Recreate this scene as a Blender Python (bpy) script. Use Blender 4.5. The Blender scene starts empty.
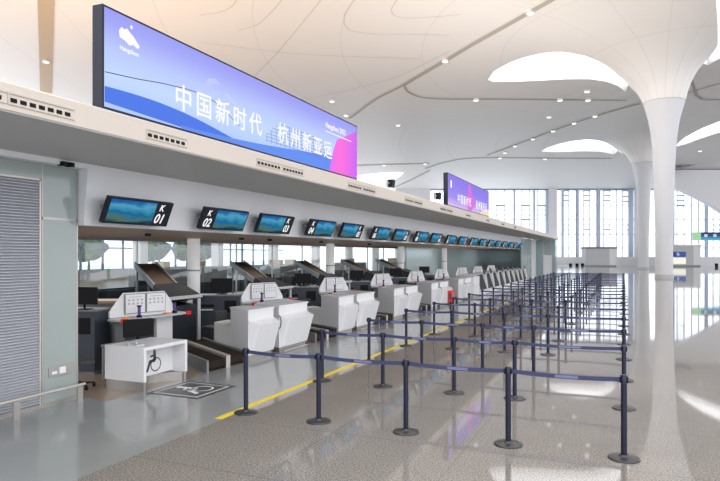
import bpy, bmesh, math, random
from mathutils import Vector, Matrix
from mathutils.geometry import delaunay_2d_cdt
random.seed(7)
PI = math.pi
scene = bpy.context.scene
col = scene.collection
EXP = 1.12

# ------------------------------------------------------------------ view geometry
F, HY, H = 612.0, 255.0, 2.32
TH = math.atan(264 / 612); S, C = math.sin(TH), math.cos(TH)
def W(u, v, z=0.0):                       # hall frame (u across, v away) -> world
    return Vector((u * C - v * S, u * S + v * C, z))

# ------------------------------------------------------------------ materials
def nt(name):
    m = bpy.data.materials.new(name); m.use_nodes = True
    t = m.node_tree; b = t.nodes['Principled BSDF']
    return m, t, b
def mat(name, rgb, rough=.5, metal=0.0, spec=.5, var=.06, scale=6.0, bump=0.0):
    m, t, b = nt(name)
    n = t.nodes.new('ShaderNodeTexNoise'); n.inputs['Scale'].default_value = scale; n.inputs['Detail'].default_value = 4
    tc = t.nodes.new('ShaderNodeTexCoord'); t.links.new(tc.outputs['Object'], n.inputs['Vector'])
    r = t.nodes.new('ShaderNodeMix'); r.data_type = 'RGBA'
    r.inputs[6].default_value = (*[c * (1 - var) for c in rgb], 1); r.inputs[7].default_value = (*[min(1, c * (1 + var)) for c in rgb], 1)
    t.links.new(n.outputs['Fac'], r.inputs[0]); t.links.new(r.outputs[2], b.inputs['Base Color'])
    b.inputs['Roughness'].default_value = rough; b.inputs['Metallic'].default_value = metal
    b.inputs['Specular IOR Level'].default_value = spec
    if bump:
        bp = t.nodes.new('ShaderNodeBump'); bp.inputs['Strength'].default_value = bump
        t.links.new(n.outputs['Fac'], bp.inputs['Height']); t.links.new(bp.outputs['Normal'], b.inputs['Normal'])
    return m
def emit(name, rgb, st=1.0):
    m = bpy.data.materials.new(name); m.use_nodes = True; t = m.node_tree; t.nodes.clear()
    o = t.nodes.new('ShaderNodeOutputMaterial'); e = t.nodes.new('ShaderNodeEmission')
    e.inputs[0].default_value = (*rgb, 1); e.inputs[1].default_value = st / 2 ** EXP
    t.links.new(e.outputs[0], o.inputs[0]); return m
def lin(r, g, b):
    f = lambda c: (c / 255 / 12.92) if c / 255 <= .04045 else ((c / 255 + .055) / 1.055) ** 2.4
    return (f(r), f(g), f(b))
def emit_ramp(name, axis, lo, hi, stops, noise=0.0, nscale=2.0, st=1.0):
    """emission whose colour follows one object axis from lo to hi"""
    m = bpy.data.materials.new(name); m.use_nodes = True; t = m.node_tree; t.nodes.clear()
    o = t.nodes.new('ShaderNodeOutputMaterial'); e = t.nodes.new('ShaderNodeEmission')
    tc = t.nodes.new('ShaderNodeTexCoord'); sx = t.nodes.new('ShaderNodeSeparateXYZ')
    t.links.new(tc.outputs['Object'], sx.inputs[0])
    mr = t.nodes.new('ShaderNodeMapRange'); mr.inputs[1].default_value = lo; mr.inputs[2].default_value = hi
    t.links.new(sx.outputs[axis], mr.inputs[0]); src = mr.outputs[0]
    if noise:
        n = t.nodes.new('ShaderNodeTexNoise'); n.inputs['Scale'].default_value = nscale; n.inputs['Detail'].default_value = 5
        mp = t.nodes.new('ShaderNodeMapping'); mp.inputs['Scale'].default_value = (1, .6, 2.2)
        t.links.new(tc.outputs['Object'], mp.inputs[0]); t.links.new(mp.outputs[0], n.inputs['Vector'])
        ms = t.nodes.new('ShaderNodeMath'); ms.operation = 'MULTIPLY_ADD'
        ms.inputs[1].default_value = noise; t.links.new(n.outputs['Fac'], ms.inputs[0])
        sb = t.nodes.new('ShaderNodeMath'); sb.operation = 'SUBTRACT'; sb.inputs[1].default_value = noise / 2
        t.links.new(src, ms.inputs[2]); t.links.new(ms.outputs[0], sb.inputs[0]); src = sb.outputs[0]
    cr = t.nodes.new('ShaderNodeValToRGB'); cr.color_ramp.elements.remove(cr.color_ramp.elements[0])
    first = True
    for p, c in stops:
        el = cr.color_ramp.elements[0] if first else cr.color_ramp.elements.new(p)
        el.position = p; el.color = (*lin(*c), 1); first = False
    t.links.new(src, cr.inputs[0]); t.links.new(cr.outputs[0], e.inputs[0])
    e.inputs[1].default_value = st / 2 ** EXP; t.links.new(e.outputs[0], o.inputs[0]); return m
def glass(name, rgb, mixf=.1, rough=.02):
    m = bpy.data.materials.new(name); m.use_nodes = True; t = m.node_tree; t.nodes.clear()
    o = t.nodes.new('ShaderNodeOutputMaterial'); tr = t.nodes.new('ShaderNodeBsdfTransparent'); g = t.nodes.new('ShaderNodeBsdfGlossy')
    tr.inputs[0].default_value = (*rgb, 1); g.inputs[1].default_value = rough
    lw = t.nodes.new('ShaderNodeFresnel'); lw.inputs[0].default_value = 1.45
    ad = t.nodes.new('ShaderNodeMath'); ad.operation = 'ADD'; ad.inputs[1].default_value = mixf; ad.use_clamp = True
    t.links.new(lw.outputs[0], ad.inputs[0])
    ge = t.nodes.new('ShaderNodeNewGeometry'); iv = t.nodes.new('ShaderNodeMath'); iv.operation = 'SUBTRACT'; iv.inputs[0].default_value = 1
    t.links.new(ge.outputs['Backfacing'], iv.inputs[1]); ml = t.nodes.new('ShaderNodeMath'); ml.operation = 'MULTIPLY'
    t.links.new(ad.outputs[0], ml.inputs[0]); t.links.new(iv.outputs[0], ml.inputs[1])
    mx = t.nodes.new('ShaderNodeMixShader'); t.links.new(ml.outputs[0], mx.inputs[0])
    t.links.new(tr.outputs[0], mx.inputs[1]); t.links.new(g.outputs[0], mx.inputs[2]); t.links.new(mx.outputs[0], o.inputs[0]); return m

M = {}
M['white'] = mat('white_laminate', (.76, .76, .78), .35, var=.02)
M['column'] = mat('column_white', (.70, .71, .74), .45, var=.015)
M['band'] = mat('white_band', (.74, .75, .78), .4, var=.02)
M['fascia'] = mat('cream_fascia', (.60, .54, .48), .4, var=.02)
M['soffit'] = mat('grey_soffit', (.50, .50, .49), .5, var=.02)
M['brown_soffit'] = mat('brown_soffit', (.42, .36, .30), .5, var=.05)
M['steel'] = mat('brushed_steel', (.42, .40, .38), .35, .7, var=.08, scale=30)
M['frame'] = mat('grey_frame', (.22, .23, .24), .4, .3)
M['slate'] = mat('slate_cabinet', (.033, .042, .058), .4, .2, var=.08)
M['slate2'] = mat('grey_cabinet', (.17, .18, .19), .45, .1, var=.08)
M['black'] = mat('black_plastic', (.008, .008, .01), .5, spec=.15, var=.2)
M['dark'] = mat('dark_housing', (.014, .017, .03), .45, spec=.25, var=.1)
M['navy'] = mat('navy_post', (.018, .022, .045), .3, .5, var=.1)
M['belt'] = mat('blue_belt', (.035, .043, .115), .6, var=.15, scale=12)
M['belttip'] = mat('belt_print', (.15, .17, .33), .6, var=.1)
M['basem'] = mat('dark_base', (.055, .055, .06), .3, .4, var=.15)
M['rubber'] = mat('brown_belt', (.028, .020, .016), .8, spec=.1, var=.2, scale=20)
M['chute'] = mat('brown_chute', (.05, .033, .022), .6, spec=.2, var=.2, scale=4)
M['rail'] = mat('light_rail', (.55, .52, .48), .35, .4)
M['red'] = mat('red_plastic', (.75, .02, .02), .4)
M['orange'] = mat('orange_plastic', (.9, .35, .04), .4)
M['purple'] = mat('purple_plastic', (.08, .04, .25), .4)
M['paper'] = mat('white_paper', (.82, .82, .84), .6, var=.01)
M['ink'] = mat('ink', (.06, .06, .08), .6)
M['lgrey'] = mat('light_grey', (.52, .53, .55), .4, var=.03)
M['midgrey'] = mat('mid_grey_paint', (.26, .27, .28), .4)
M['chairgrey'] = mat('chair_fabric', (.05, .048, .055), .8)
M['woodtop'] = mat('brown_top', (.26, .19, .14), .4, var=.15)
M['yellow'] = mat('yellow_line', (.80, .60, .02), .4, var=.1)
M['letters'] = emit('white_letters', (1, 1, 1), 1.0)
M['louver'] = mat('louver_grey', (.50, .51, .56), .4, .3, var=.03)
M['louverback'] = mat('louver_backing', (.34, .35, .39), .6)
M['mullion'] = mat('mullion', (.24, .27, .36), .4, .3)
M['bluefin'] = mat('blue_glass_fin', (.50, .57, .74), .25)
M['groove'] = mat('groove', (.50, .46, .40), .6, var=.05)
M['seam'] = mat('ceiling_seam', (.62, .59, .55), .6)
M['tangroove'] = mat('tan_groove', (.55, .42, .28), .6, var=.05)
M['tealp'] = glass('teal_back_glass', (.80, .86, .88), .06)
M['tealsolid'] = mat('teal_panel', (.30, .40, .42), .12, .2, var=.06, scale=1.5)
M['greenglass'] = mat('green_glass_panel', (.33, .38, .37), .10, 0.0, var=.05, scale=1.2)
M['pane'] = glass('clear_glass', (.93, .96, .97), .02)
def frosted():
    m = bpy.data.materials.new('frosted_roof_glass'); m.use_nodes = True; t = m.node_tree; t.nodes.clear()
    o = t.nodes.new('ShaderNodeOutputMaterial'); tr = t.nodes.new('ShaderNodeBsdfTranslucent'); tp = t.nodes.new('ShaderNodeBsdfTransparent')
    tr.inputs[0].default_value = (.92, .93, .94, 1); mx = t.nodes.new('ShaderNodeMixShader'); mx.inputs[0].default_value = .5
    t.links.new(tr.outputs[0], mx.inputs[1]); t.links.new(tp.outputs[0], mx.inputs[2]); t.links.new(mx.outputs[0], o.inputs[0]); return m
M['skypane'] = frosted()
M['green'] = mat('hedge_green', (.12, .24, .07), .8, var=.5, scale=1.5)
M['lamp'] = emit('lamp_glow', (1.0, .93, .80), 3.0)
M['print'] = mat('grey_print', (.42, .42, .45), .6)
M['tan'] = mat('beige_tray', (.45, .33, .20), .5, var=.2)

def floor_granite():
    m, t, b = nt('granite_floor')
    tc = t.nodes.new('ShaderNodeTexCoord'); O = tc.outputs['Object']
    n1 = t.nodes.new('ShaderNodeTexNoise'); n1.inputs['Scale'].default_value = 55; n1.inputs['Detail'].default_value = 3
    n2 = t.nodes.new('ShaderNodeTexNoise'); n2.inputs['Scale'].default_value = 1.1; n2.inputs['Detail'].default_value = 5
    n3 = t.nodes.new('ShaderNodeTexVoronoi'); n3.inputs['Scale'].default_value = 38
    for n in (n1, n2, n3): t.links.new(O, n.inputs['Vector'])
    cr = t.nodes.new('ShaderNodeValToRGB'); e = cr.color_ramp.elements
    e[0].position = .36; e[0].color = (.125, .115, .105, 1); e[1].position = .64; e[1].color = (.36, .34, .32, 1)
    t.links.new(n1.outputs['Fac'], cr.inputs[0])
    mx = t.nodes.new('ShaderNodeMix'); mx.data_type = 'RGBA'; mx.blend_type = 'MULTIPLY'; mx.inputs[0].default_value = .35
    t.links.new(cr.outputs[0], mx.inputs[6])
    cr2 = t.nodes.new('ShaderNodeValToRGB'); e = cr2.color_ramp.elements
    e[0].position = .3; e[0].color = (.78, .77, .76, 1); e[1].position = .7; e[1].color = (1, 1, 1, 1)
    t.links.new(n2.outputs['Fac'], cr2.inputs[0]); t.links.new(cr2.outputs[0], mx.inputs[7])
    # joints
    sx = t.nodes.new('ShaderNodeSeparateXYZ'); t.links.new(O, sx.inputs[0])
    def joint(out, off, period, w):
        a = t.nodes.new('ShaderNodeMath'); a.operation = 'SUBTRACT'; a.inputs[1].default_value = off; t.links.new(out, a.inputs[0])
        p = t.nodes.new('ShaderNodeMath'); p.operation = 'PINGPONG'; p.inputs[1].default_value = period / 2; t.links.new(a.outputs[0], p.inputs[0])
        l = t.nodes.new('ShaderNodeMath'); l.operation = 'LESS_THAN'; l.inputs[1].default_value = w; t.links.new(p.outputs[0], l.inputs[0])
        return l.outputs[0]
    j1 = joint(sx.outputs[1], 7.2, 1.75, .010); j2 = joint(sx.outputs[0], 0.0, 1.75, .006)
    mxj = t.nodes.new('ShaderNodeMath'); mxj.operation = 'MAXIMUM'; t.links.new(j1, mxj.inputs[0]); t.links.new(j2, mxj.inputs[1])
    ml = t.nodes.new('ShaderNodeMath'); ml.operation = 'MULTIPLY'; ml.inputs[1].default_value = .55; t.links.new(mxj.outputs[0], ml.inputs[0])
    m2 = t.nodes.new('ShaderNodeMix'); m2.data_type = 'RGBA'; m2.inputs[7].default_value = (.13, .12, .11, 1)
    t.links.new(ml.outputs[0], m2.inputs[0]); t.links.new(mx.outputs[2], m2.inputs[6]); t.links.new(m2.outputs[2], b.inputs['Base Color'])
    b.inputs['Roughness'].default_value = .04; b.inputs['Specular IOR Level'].default_value = .62
    return m
M['granite'] = floor_granite()
M['greyfloor'] = mat('grey_polished_floor', (.27, .285, .29), .12, spec=.6, var=.10, scale=1.2)
M['brownfloor'] = mat('brown_floor', (.27, .20, .15), .3, var=.15, scale=3)

# ------------------------------------------------------------------ mesh helpers
class MB:
    def __init__(s): s.v = []; s.f = []
    def add(s, vs, fs):
        k = len(s.v); s.v += [Vector(v) for v in vs]; s.f += [tuple(i + k for i in f) for f in fs]; return s
    def box(s, x0, x1, y0, y1, z0, z1):
        return s.add([(x0,y0,z0),(x1,y0,z0),(x1,y1,z0),(x0,y1,z0),(x0,y0,z1),(x1,y0,z1),(x1,y1,z1),(x0,y1,z1)],
                     [(0,3,2,1),(4,5,6,7),(0,1,5,4),(1,2,6,5),(2,3,7,6),(3,0,4,7)])
    def prism(s, pts, z0, z1):
        n = len(pts)
        return s.add([(p[0],p[1],z0) for p in pts] + [(p[0],p[1],z1) for p in pts],
                     [tuple(range(n))[::-1], tuple(range(n, 2*n))] + [(i,(i+1)%n,(i+1)%n+n,i+n) for i in range(n)])
    def hexa(s, b4, t4):
        return s.add(list(b4) + list(t4), [(0,3,2,1),(4,5,6,7),(0,1,5,4),(1,2,6,5),(2,3,7,6),(3,0,4,7)])
    def extr(s, pts, d):       # polygon in 3D extruded by vector d
        n = len(pts); d = Vector(d); P = [Vector(p) for p in pts]
        return s.add(P + [p + d for p in P], [tuple(range(n))[::-1], tuple(range(n, 2*n))] + [(i,(i+1)%n,(i+1)%n+n,i+n) for i in range(n)])
    def tube(s, p0, p1, r, n=10, r1=None):
        p0 = Vector(p0); p1 = Vector(p1); r1 = r if r1 is None else r1
        d = (p1 - p0).normalized(); a = d.orthogonal().normalized(); b = d.cross(a)
        vs = [p0 + (a*math.cos(2*PI*i/n) + b*math.sin(2*PI*i/n))*r for i in range(n)] + [p1 + (a*math.cos(2*PI*i/n) + b*math.sin(2*PI*i/n))*r1 for i in range(n)]
        return s.add(vs, [tuple(range(n))[::-1], tuple(range(n, 2*n))] + [(i,(i+1)%n,(i+1)%n+n,i+n) for i in range(n)])
    def path(s, pts, r, n=8):
        for a, b in zip(pts, pts[1:]): s.tube(a, b, r, n)
        return s
    def lathe(s, prof, n=24, c=(0,0)):
        vs = [(c[0]+r*math.cos(2*PI*i/n), c[1]+r*math.sin(2*PI*i/n), z) for r, z in prof for i in range(n)]
        fs = []
        for k in range(len(prof)-1):
            for i in range(n): fs.append((k*n+i, k*n+(i+1)%n, (k+1)*n+(i+1)%n, (k+1)*n+i))
        fs.append(tuple(range(n))[::-1]); fs.append(tuple(range((len(prof)-1)*n, len(prof)*n)))
        return s.add(vs, fs)
    def rot(s, ang, piv=(0,0), k0=0):
        R = Matrix.Rotation(ang, 3, 'Z'); p = Vector((piv[0], piv[1], 0))
        for i in range(k0, len(s.v)): s.v[i] = R @ (s.v[i]-p) + p
        return s
    def build(s, name, m, parent=None, smooth=False, bevel=0.0, loc=None):
        me = bpy.data.meshes.new(name); me.from_pydata([tuple(v) for v in s.v], [], s.f); me.update()
        bm = bmesh.new(); bm.from_mesh(me); bmesh.ops.recalc_face_normals(bm, faces=bm.faces)
        if bevel:
            bmesh.ops.bevel(bm, geom=list(bm.edges), offset=bevel, segments=2, affect='EDGES', profile=.6)
        bm.to_mesh(me); bm.free()
        if smooth:
            for p in me.polygons: p.use_smooth = True
            try: me.set_sharp_from_angle(angle=math.radians(35))
            except Exception: pass
        me.materials.append(m)
        o = bpy.data.objects.new(name, me); col.objects.link(o)
        if parent: o.parent = parent
        if loc: o.location = loc
        return o
def tag(o, label=None, cat=None, group=None, kind=None):
    if label: o['label'] = label
    if cat: o['category'] = cat
    if group: o['group'] = group
    if kind: o['kind'] = kind
    return o
def thing(name, label, cat, loc=(0,0,0), rz=0, group=None):
    o = bpy.data.objects.new(name, None); col.objects.link(o); o.empty_display_size = .1
    o.location = loc; o.rotation_euler = (0, 0, rz); return tag(o, label, cat, group)
def dup(root, loc, label, rz=None, group=None, skip=()):
    r = root.copy(); col.objects.link(r); r.location = loc; r['label'] = label
    if rz is not None: r.rotation_euler = (0, 0, rz)
    if group: r['group'] = group
    for ch in list(root.children):
        if ch.name.split('.')[0] in skip: continue
        c = ch.copy(); col.objects.link(c); c.parent = r
        for g in list(ch.children):
            d = g.copy(); col.objects.link(d); d.parent = c
    return r
def struct(o): o['kind'] = 'structure'; return o
ORD = ['first','second','third','fourth','fifth','sixth','seventh','eighth','ninth','tenth','eleventh','twelfth','thirteenth','fourteenth','fifteenth','sixteenth','seventeenth','eighteenth','nineteenth','twentieth','twenty-first','twenty-second','twenty-third']
def text_mesh(name, body, size, m, parent, loc, rot, align='LEFT', shear=0.0, ext=.002, space=1.0):
    bold = .012 if space == 1.0 else .010
    cu = bpy.data.curves.new(name, 'FONT'); cu.body = body; cu.size = size; cu.align_x = align; cu.extrude = ext; cu.shear = shear
    cu.resolution_u = 3; cu.offset = size * bold; cu.space_character = space
    t = bpy.data.objects.new(name + '_tmp', cu); col.objects.link(t)
    bpy.context.view_layer.update()
    dg = bpy.context.evaluated_depsgraph_get()
    me = bpy.data.meshes.new_from_object(t.evaluated_get(dg)); bpy.data.objects.remove(t)
    me.materials.clear(); me.materials.append(m)
    o = bpy.data.objects.new(name, me); col.objects.link(o); o.parent = parent; o.location = loc; o.rotation_euler = rot
    return o
# rotation that puts text on a plane facing +X, reading along +Y, up = +Z
RX = Matrix(((0,0,1),(1,0,0),(0,1,0))).to_euler()

# ------------------------------------------------------------------ camera
cd = bpy.data.cameras.new('camera'); cam = bpy.data.objects.new('camera', cd); col.objects.link(cam)
cam.location = (0, 0, H); cam.rotation_euler = (PI/2, 0, TH)
cd.sensor_width = 36; cd.lens = F/720*36; cd.shift_y = (HY-240.5)/720; cd.clip_end = 600; cd.clip_start = .05
scene.camera = cam

# ------------------------------------------------------------------ world
w = bpy.data.worlds.new('sky'); scene.world = w; w.use_nodes = True; t = w.node_tree
bg = t.nodes['Background']
tc = t.nodes.new('ShaderNodeTexCoord'); sx = t.nodes.new('ShaderNodeSeparateXYZ'); t.links.new(tc.outputs['Generated'], sx.inputs[0])
cr = t.nodes.new('ShaderNodeValToRGB'); e = cr.color_ramp.elements
e[0].position = .45; e[0].color = (.90, .93, 1.0, 1); e[1].position = .75; e[1].color = (1.0, 1.0, 1.0, 1)
mr = t.nodes.new('ShaderNodeMapRange'); mr.inputs[1].default_value = -1; mr.inputs[2].default_value = 1
t.links.new(sx.outputs[2], mr.inputs[0]); t.links.new(mr.outputs[0], cr.inputs[0]); t.links.new(cr.outputs[0], bg.inputs[0])
bg.inputs[1].default_value = 1.15

# ------------------------------------------------------------------ floor
XF = -7.5                                 # front line of the desks
a = W(-110, 137); b_ = W(110, 137)
struct(MB().add([(-5.2,-12,0),(70,-12,0),(70,100,0),tuple(b_),tuple(W(31, 137)),(-5.2, W(31,137).y,0)], [(0,1,2,3,4,5)]).build('floor', M['granite']))
struct(MB().add([(-8.15,-12,0),(-5.2,-12,0),(-5.2,78,0),(XF-.02,78,0),(XF-.02,7.35,0),(-8.15,7.35,0)], [tuple(range(6))]).build('floor_grey', M['greyfloor']))
struct(MB().add([(-75,-12,0),(-8.15,-12,0),(-8.15,7.35,0),(XF-.02,7.35,0),(XF-.02,78,0),(-75,78,0)], [tuple(range(6))]).build('floor_service', M['brownfloor']))
yy = W(31,137).y
struct(MB().add([(-5.2,78,0),(-5.2,yy,0),tuple(a),(-75,78,0)], [(0,1,2,3)]).build('floor_back', M['greyfloor']))
tag(MB().box(-5.33,-5.22,7.15,60,.001,.005).build('floor_line', M['yellow']), 'yellow waiting line painted along the edge of the grey check-in floor', 'line')

# ------------------------------------------------------------------ ceiling height field
def interp(pts, x):
    if x <= pts[0][0]: return pts[0][1]
    for (x0, y0), (x1, y1) in zip(pts, pts[1:]):
        if x <= x1:
            k = (x-x0)/(x1-x0); return y0 + (y1-y0)*k
    return pts[-1][1]
ZC = [(0,25),(40,24.8),(60,24),(78,22.6),(95,22.2),(104,22),(110,21.4),(117,20.6),(126,18.8),(137,16.4)]
FL = [(1.95,17.9),(2.2,18.75),(2.55,19.55),(3.1,20.35),(4,21.15),(5,21.75),(6.5,22.4),(8,22.85),(10,23.35),(12,23.8),(16,24.4),(22,25.4),(40,28)]
COLS = [(31.05, 62.5), (48.2, 104.0)]
def flare(u, v, k):
    cu, cv = COLS[k]; du = u-cu; dv = v-cv; r = math.hypot(du, dv)
    if r < 1e-6: return 17.9, r
    f = max(0, min(1, (r-1.95)/1.5)); re = r/(1 - .22*f*du/r)
    return interp(FL, re), r
def surf(u, v):
    z = sum(interp(ZC, v+dd) for dd in (-3,-1.5,0,1.5,3))/5
    z += .5*math.sin(u*.11+1)*max(0, min(1, (70-v)/40))
    for k in range(len(COLS)):
        zf, r = flare(u, v, k)
        h = max(0, min(1, .5+.5*(zf-z)/1.0)); z = zf*(1-h) + z*h - 1.0*h*(1-h)*.5 if r > 2.2 else zf
    return z
def unproj(px, py):
    k = (px-360)/F; s = (HY-py)/F; v = 18.0
    while v < 137:
        if H + s*v >= surf(k*v, v): break
        v += .25
    return (k*v, v)
HOLES = [
 [unproj(*p) for p in [(488,79),(494,71),(510,62),(525,56.5),(540,53),(552,51.5),(565,51.5),(585,55),(600,61),(612,69),(620,77)]] + [(27.7,63.3),(28.7,64.3),(29.2,65.5)] + [unproj(*p) for p in [(627,92.5),(618,86),(606,81.5),(590,79),(565,79),(540,80),(510,81.5),(493,81.5)]],
 [unproj(*p) for p in [(697,71),(702,65),(708,58),(714,51),(718,44),(718,25),(716,0),(712,-25),(740,-45),(790,-20),(815,20),(800,45),(760,54),(735,56),(720,58),(708,65)]],
 [unproj(*p) for p in [(541,151),(548,147),(560,143.5),(572,141),(585,139.5),(598,140),(608,143.5),(617,149),(624,156)]] + [(46.0,106.2),(46.4,107.5)] + [unproj(*p) for p in [(614,154),(600,151.5),(585,151),(570,151.5),(553,152)]],
 [unproj(*p) for p in [(674,147),(680,141),(687,136),(700,129),(720,121),(745,117),(765,116),(765,122),(745,126),(720,132),(702,138),(687,143.5)]],
 [unproj(*p) for p in [(345,180),(358,175.5),(375,173),(392,172),(404,172.2),(400,176.5),(388,182),(370,189),(345,189)]],
]
def build_ceiling():
    pts, edges = [], []
    def loop(ps):
        k = len(pts); pts.extend(Vector((p[0], p[1])) for p in ps); n = len(ps)
        edges.extend((k+i, k+(i+1) % n) for i in range(n))
    loop([(-110,8),(110,8),(110,137),(-110,137)])
    def dens(ps, n=2):
        out = []
        for i in range(len(ps)):
            p, q = ps[i], ps[(i+1) % len(ps)]
            for j in range(n): out.append((p[0]+(q[0]-p[0])*j/n, p[1]+(q[1]-p[1])*j/n))
        return out
    holes = [dens(h) for h in HOLES]
    for h in holes: loop(h)
    rings = [[(cu+1.95*math.cos(2*PI*i/40), cv+1.95*math.sin(2*PI*i/40)) for i in range(40)] for cu, cv in COLS]
    for r in rings: loop(r)
    def inside(p, poly):
        x, y = p; c = False; n = len(poly)
        for i in range(n):
            x0, y0 = poly[i]; x1, y1 = poly[(i+1) % n]
            if (y0 > y) != (y1 > y) and x < (x1-x0)*(y-y0)/(y1-y0)+x0: c = not c
        return c
    ban = holes + rings
    for i in range(-54, 55):
        for j in range(5, 68):
            p = (i*2.0+.13, j*2.0+.2)
            if any(math.hypot(p[0]-cu, p[1]-cv) < 11 for cu, cv in COLS): continue
            pts.append(Vector(p))
    for cu, cv in COLS:
        for r in (2.15,2.4,2.7,3.1,3.6,4.2,5,6,7.2,8.6,10.2):
            n = 40 if r < 6 else 48
            for i in range(n): pts.append(Vector((cu+r*math.cos(2*PI*(i+.5)/n), cv+r*math.sin(2*PI*(i+.5)/n))))
    vs, es, fs, _, _, _ = delaunay_2d_cdt(pts, edges, [], 0, 1e-4)
    fs2 = []
    for f in fs:
        c = sum((vs[i] for i in f), Vector((0,0)))/len(f)
        if not (-110 < c.x < 110 and 8 < c.y < 137): continue
        if any(inside(c, h) for h in ban): continue
        fs2.append(tuple(f))
    mb = MB(); mb.v = [W(v.x, v.y, surf(v.x, v.y)) for v in vs]; mb.f = fs2
    return mb, holes
def ceil_mat():
    m, t, b = nt('vaulted_ceiling')
    tc = t.nodes.new('ShaderNodeTexCoord')
    def math_(op, x=None, y=None, c=None):
        n = t.nodes.new('ShaderNodeMath'); n.operation = op
        if x is not None: t.links.new(x, n.inputs[0])
        if y is not None: t.links.new(y, n.inputs[1])
        if c is not None: n.inputs[1].default_value = c
        return n.outputs[0]
    rs = []; ang = []
    sx = t.nodes.new('ShaderNodeSeparateXYZ'); t.links.new(tc.outputs['Object'], sx.inputs[0])
    for cu, cv in COLS:
        p = W(cu, cv); dx = math_('SUBTRACT', sx.outputs[0], c=p.x); dy = math_('SUBTRACT', sx.outputs[1], c=p.y)
        rs.append(math_('SQRT', math_('ADD', math_('MULTIPLY', dx, dx), math_('MULTIPLY', dy, dy))))
        ang.append(math_('ARCTAN2', dy, dx))
    near = math_('LESS_THAN', rs[0], rs[1])
    mn = math_('MINIMUM', rs[0], rs[1])
    # seam rings
    pp = math_('PINGPONG', math_('ADD', mn, c=0.6), c=4.2); ring = math_('LESS_THAN', pp, c=.07)
    # spokes
    def spoke(an, r):
        q = math_('PINGPONG', math_('ADD', an, c=PI/18), c=PI/18); q = math_('MULTIPLY', q, r)
        s = math_('LESS_THAN', q, c=.05); return math_('MULTIPLY', s, math_('LESS_THAN', r, c=20))
    sp = math_('MAXIMUM', spoke(ang[0], rs[0]), spoke(ang[1], rs[1]))
    line = math_('MULTIPLY', math_('MAXIMUM', ring, sp), c=.14)
    mx = t.nodes.new('ShaderNodeMix'); mx.data_type = 'RGBA'; mx.inputs[6].default_value = (.87, .85, .83, 1); mx.inputs[7].default_value = (.42, .40, .38, 1)
    t.links.new(line, mx.inputs[0]); t.links.new(mx.outputs[2], b.inputs['Base Color'])
    b.inputs['Roughness'].default_value = .55
    return m
mb, holes = build_ceiling()
ceiling = mb.build('ceiling', ceil_mat(), smooth=False); struct(ceiling)
for p in ceiling.data.polygons: p.use_smooth = True
M['upstand'] = mat('skylight_reveal', (.88, .88, .88), .6, var=.01)
for k, h in enumerate(holes):
    n = len(h); c = (sum(p[0] for p in h)/n, sum(p[1] for p in h)/n)
    zt = max(surf(*p) for p in h) + .35
    vs = []; top = []
    for p in h: vs.append(W(p[0], p[1], surf(*p)))
    for p in h: top.append(W(c[0]+(p[0]-c[0])*1.03, c[1]+(p[1]-c[1])*1.03, zt))
    r = MB().add(vs+top, [(i,(i+1)%n,(i+1)%n+n,i+n) for i in range(n)]).build('window_%d' % (k+10), M['upstand']); struct(r)
    g = MB().add(top, [tuple(range(n))]).build('glass', M['skypane'], r)

def strip(name, pix, w, m, off=.05, per=6):
    P = []
    for (x0, y0), (x1, y1) in zip(pix, pix[1:]):
        for j in range(per): P.append(unproj(x0+(x1-x0)*j/per, y0+(y1-y0)*j/per))
    P.append(unproj(*pix[-1]))
    # smooth a little
    for _ in range(3): P = [P[0]] + [((A[0]+2*B[0]+D[0])/4, (A[1]+2*B[1]+D[1])/4) for A, B, D in zip(P, P[1:], P[2:])] + [P[-1]]
    mbx = MB(); vs = []
    for i, p in enumerate(P):
        q = P[min(i+1, len(P)-1)]; o = P[max(i-1, 0)]
        d = Vector((q[0]-o[0], q[1]-o[1])); d = d.normalized() if d.length > 1e-6 else Vector((1,0)); nrm = Vector((-d.y, d.x))*w/2
        for sg in (1, -1):
            u, v = p[0]+sg*nrm.x, p[1]+sg*nrm.y; vs.append(W(u, v, surf(u, v)-off))
    mbx.add(vs, [(2*i, 2*i+1, 2*i+3, 2*i+2) for i in range(len(P)-1)])
    return struct(mbx.build(name, m))
strip('trim_1', [(46,-14),(46,92)], 1.3, M['tangroove'], per=16)
strip('trim_2', [(590,-24),(535,8),(470,45.5),(404,84)], .55, M['groove'])
strip('trim_3', [(404,84),(407,91),(420,97),(450,99),(520,99),(627,100)], .35, M['groove'])
strip('trim_4', [(487,155),(530,139),(570,124),(600,114),(640,103)], .5, M['groove'])
strip('trim_5', [(425,168),(440,163),(460,158.5),(485,157),(560,158),(612,158)], .6, M['groove'])
strip('trim_6', [(350,165.5),(390,164),(430,163)], .6, M['groove'])
strip('trim_7', [(392,188),(410,180),(430,170)], .5, M['groove'])
strip('trim_8', [(684,100),(720,99),(760,98)], .35, M['groove'])
strip('trim_9', [(688,92),(705,87),(730,80),(770,70)], .3, M['groove'])
strip('trim_10', [(404,84),(375,99),(350,118)], .35, M['groove'])
for k, px in enumerate([[(365,-10),(352,2),(344,14),(344,24),(350,30),(375,34),(410,34),(450,34)], [(400,-6),(391,8),(393,15),(410,18),(460,14)],
                       [(285,-6),(275,8),(258,24),(238,30)], [(325,-6),(300,25),(275,55),(255,75)], [(240,-6),(232,6),(220,12),(200,14)],
                       [(200,42),(300,54),(420,58)], [(300,100),(340,92),(400,76),(450,50)]]):
    strip('trim_%d' % (k+12), px, .08, M['seam'], off=.02)

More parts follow.
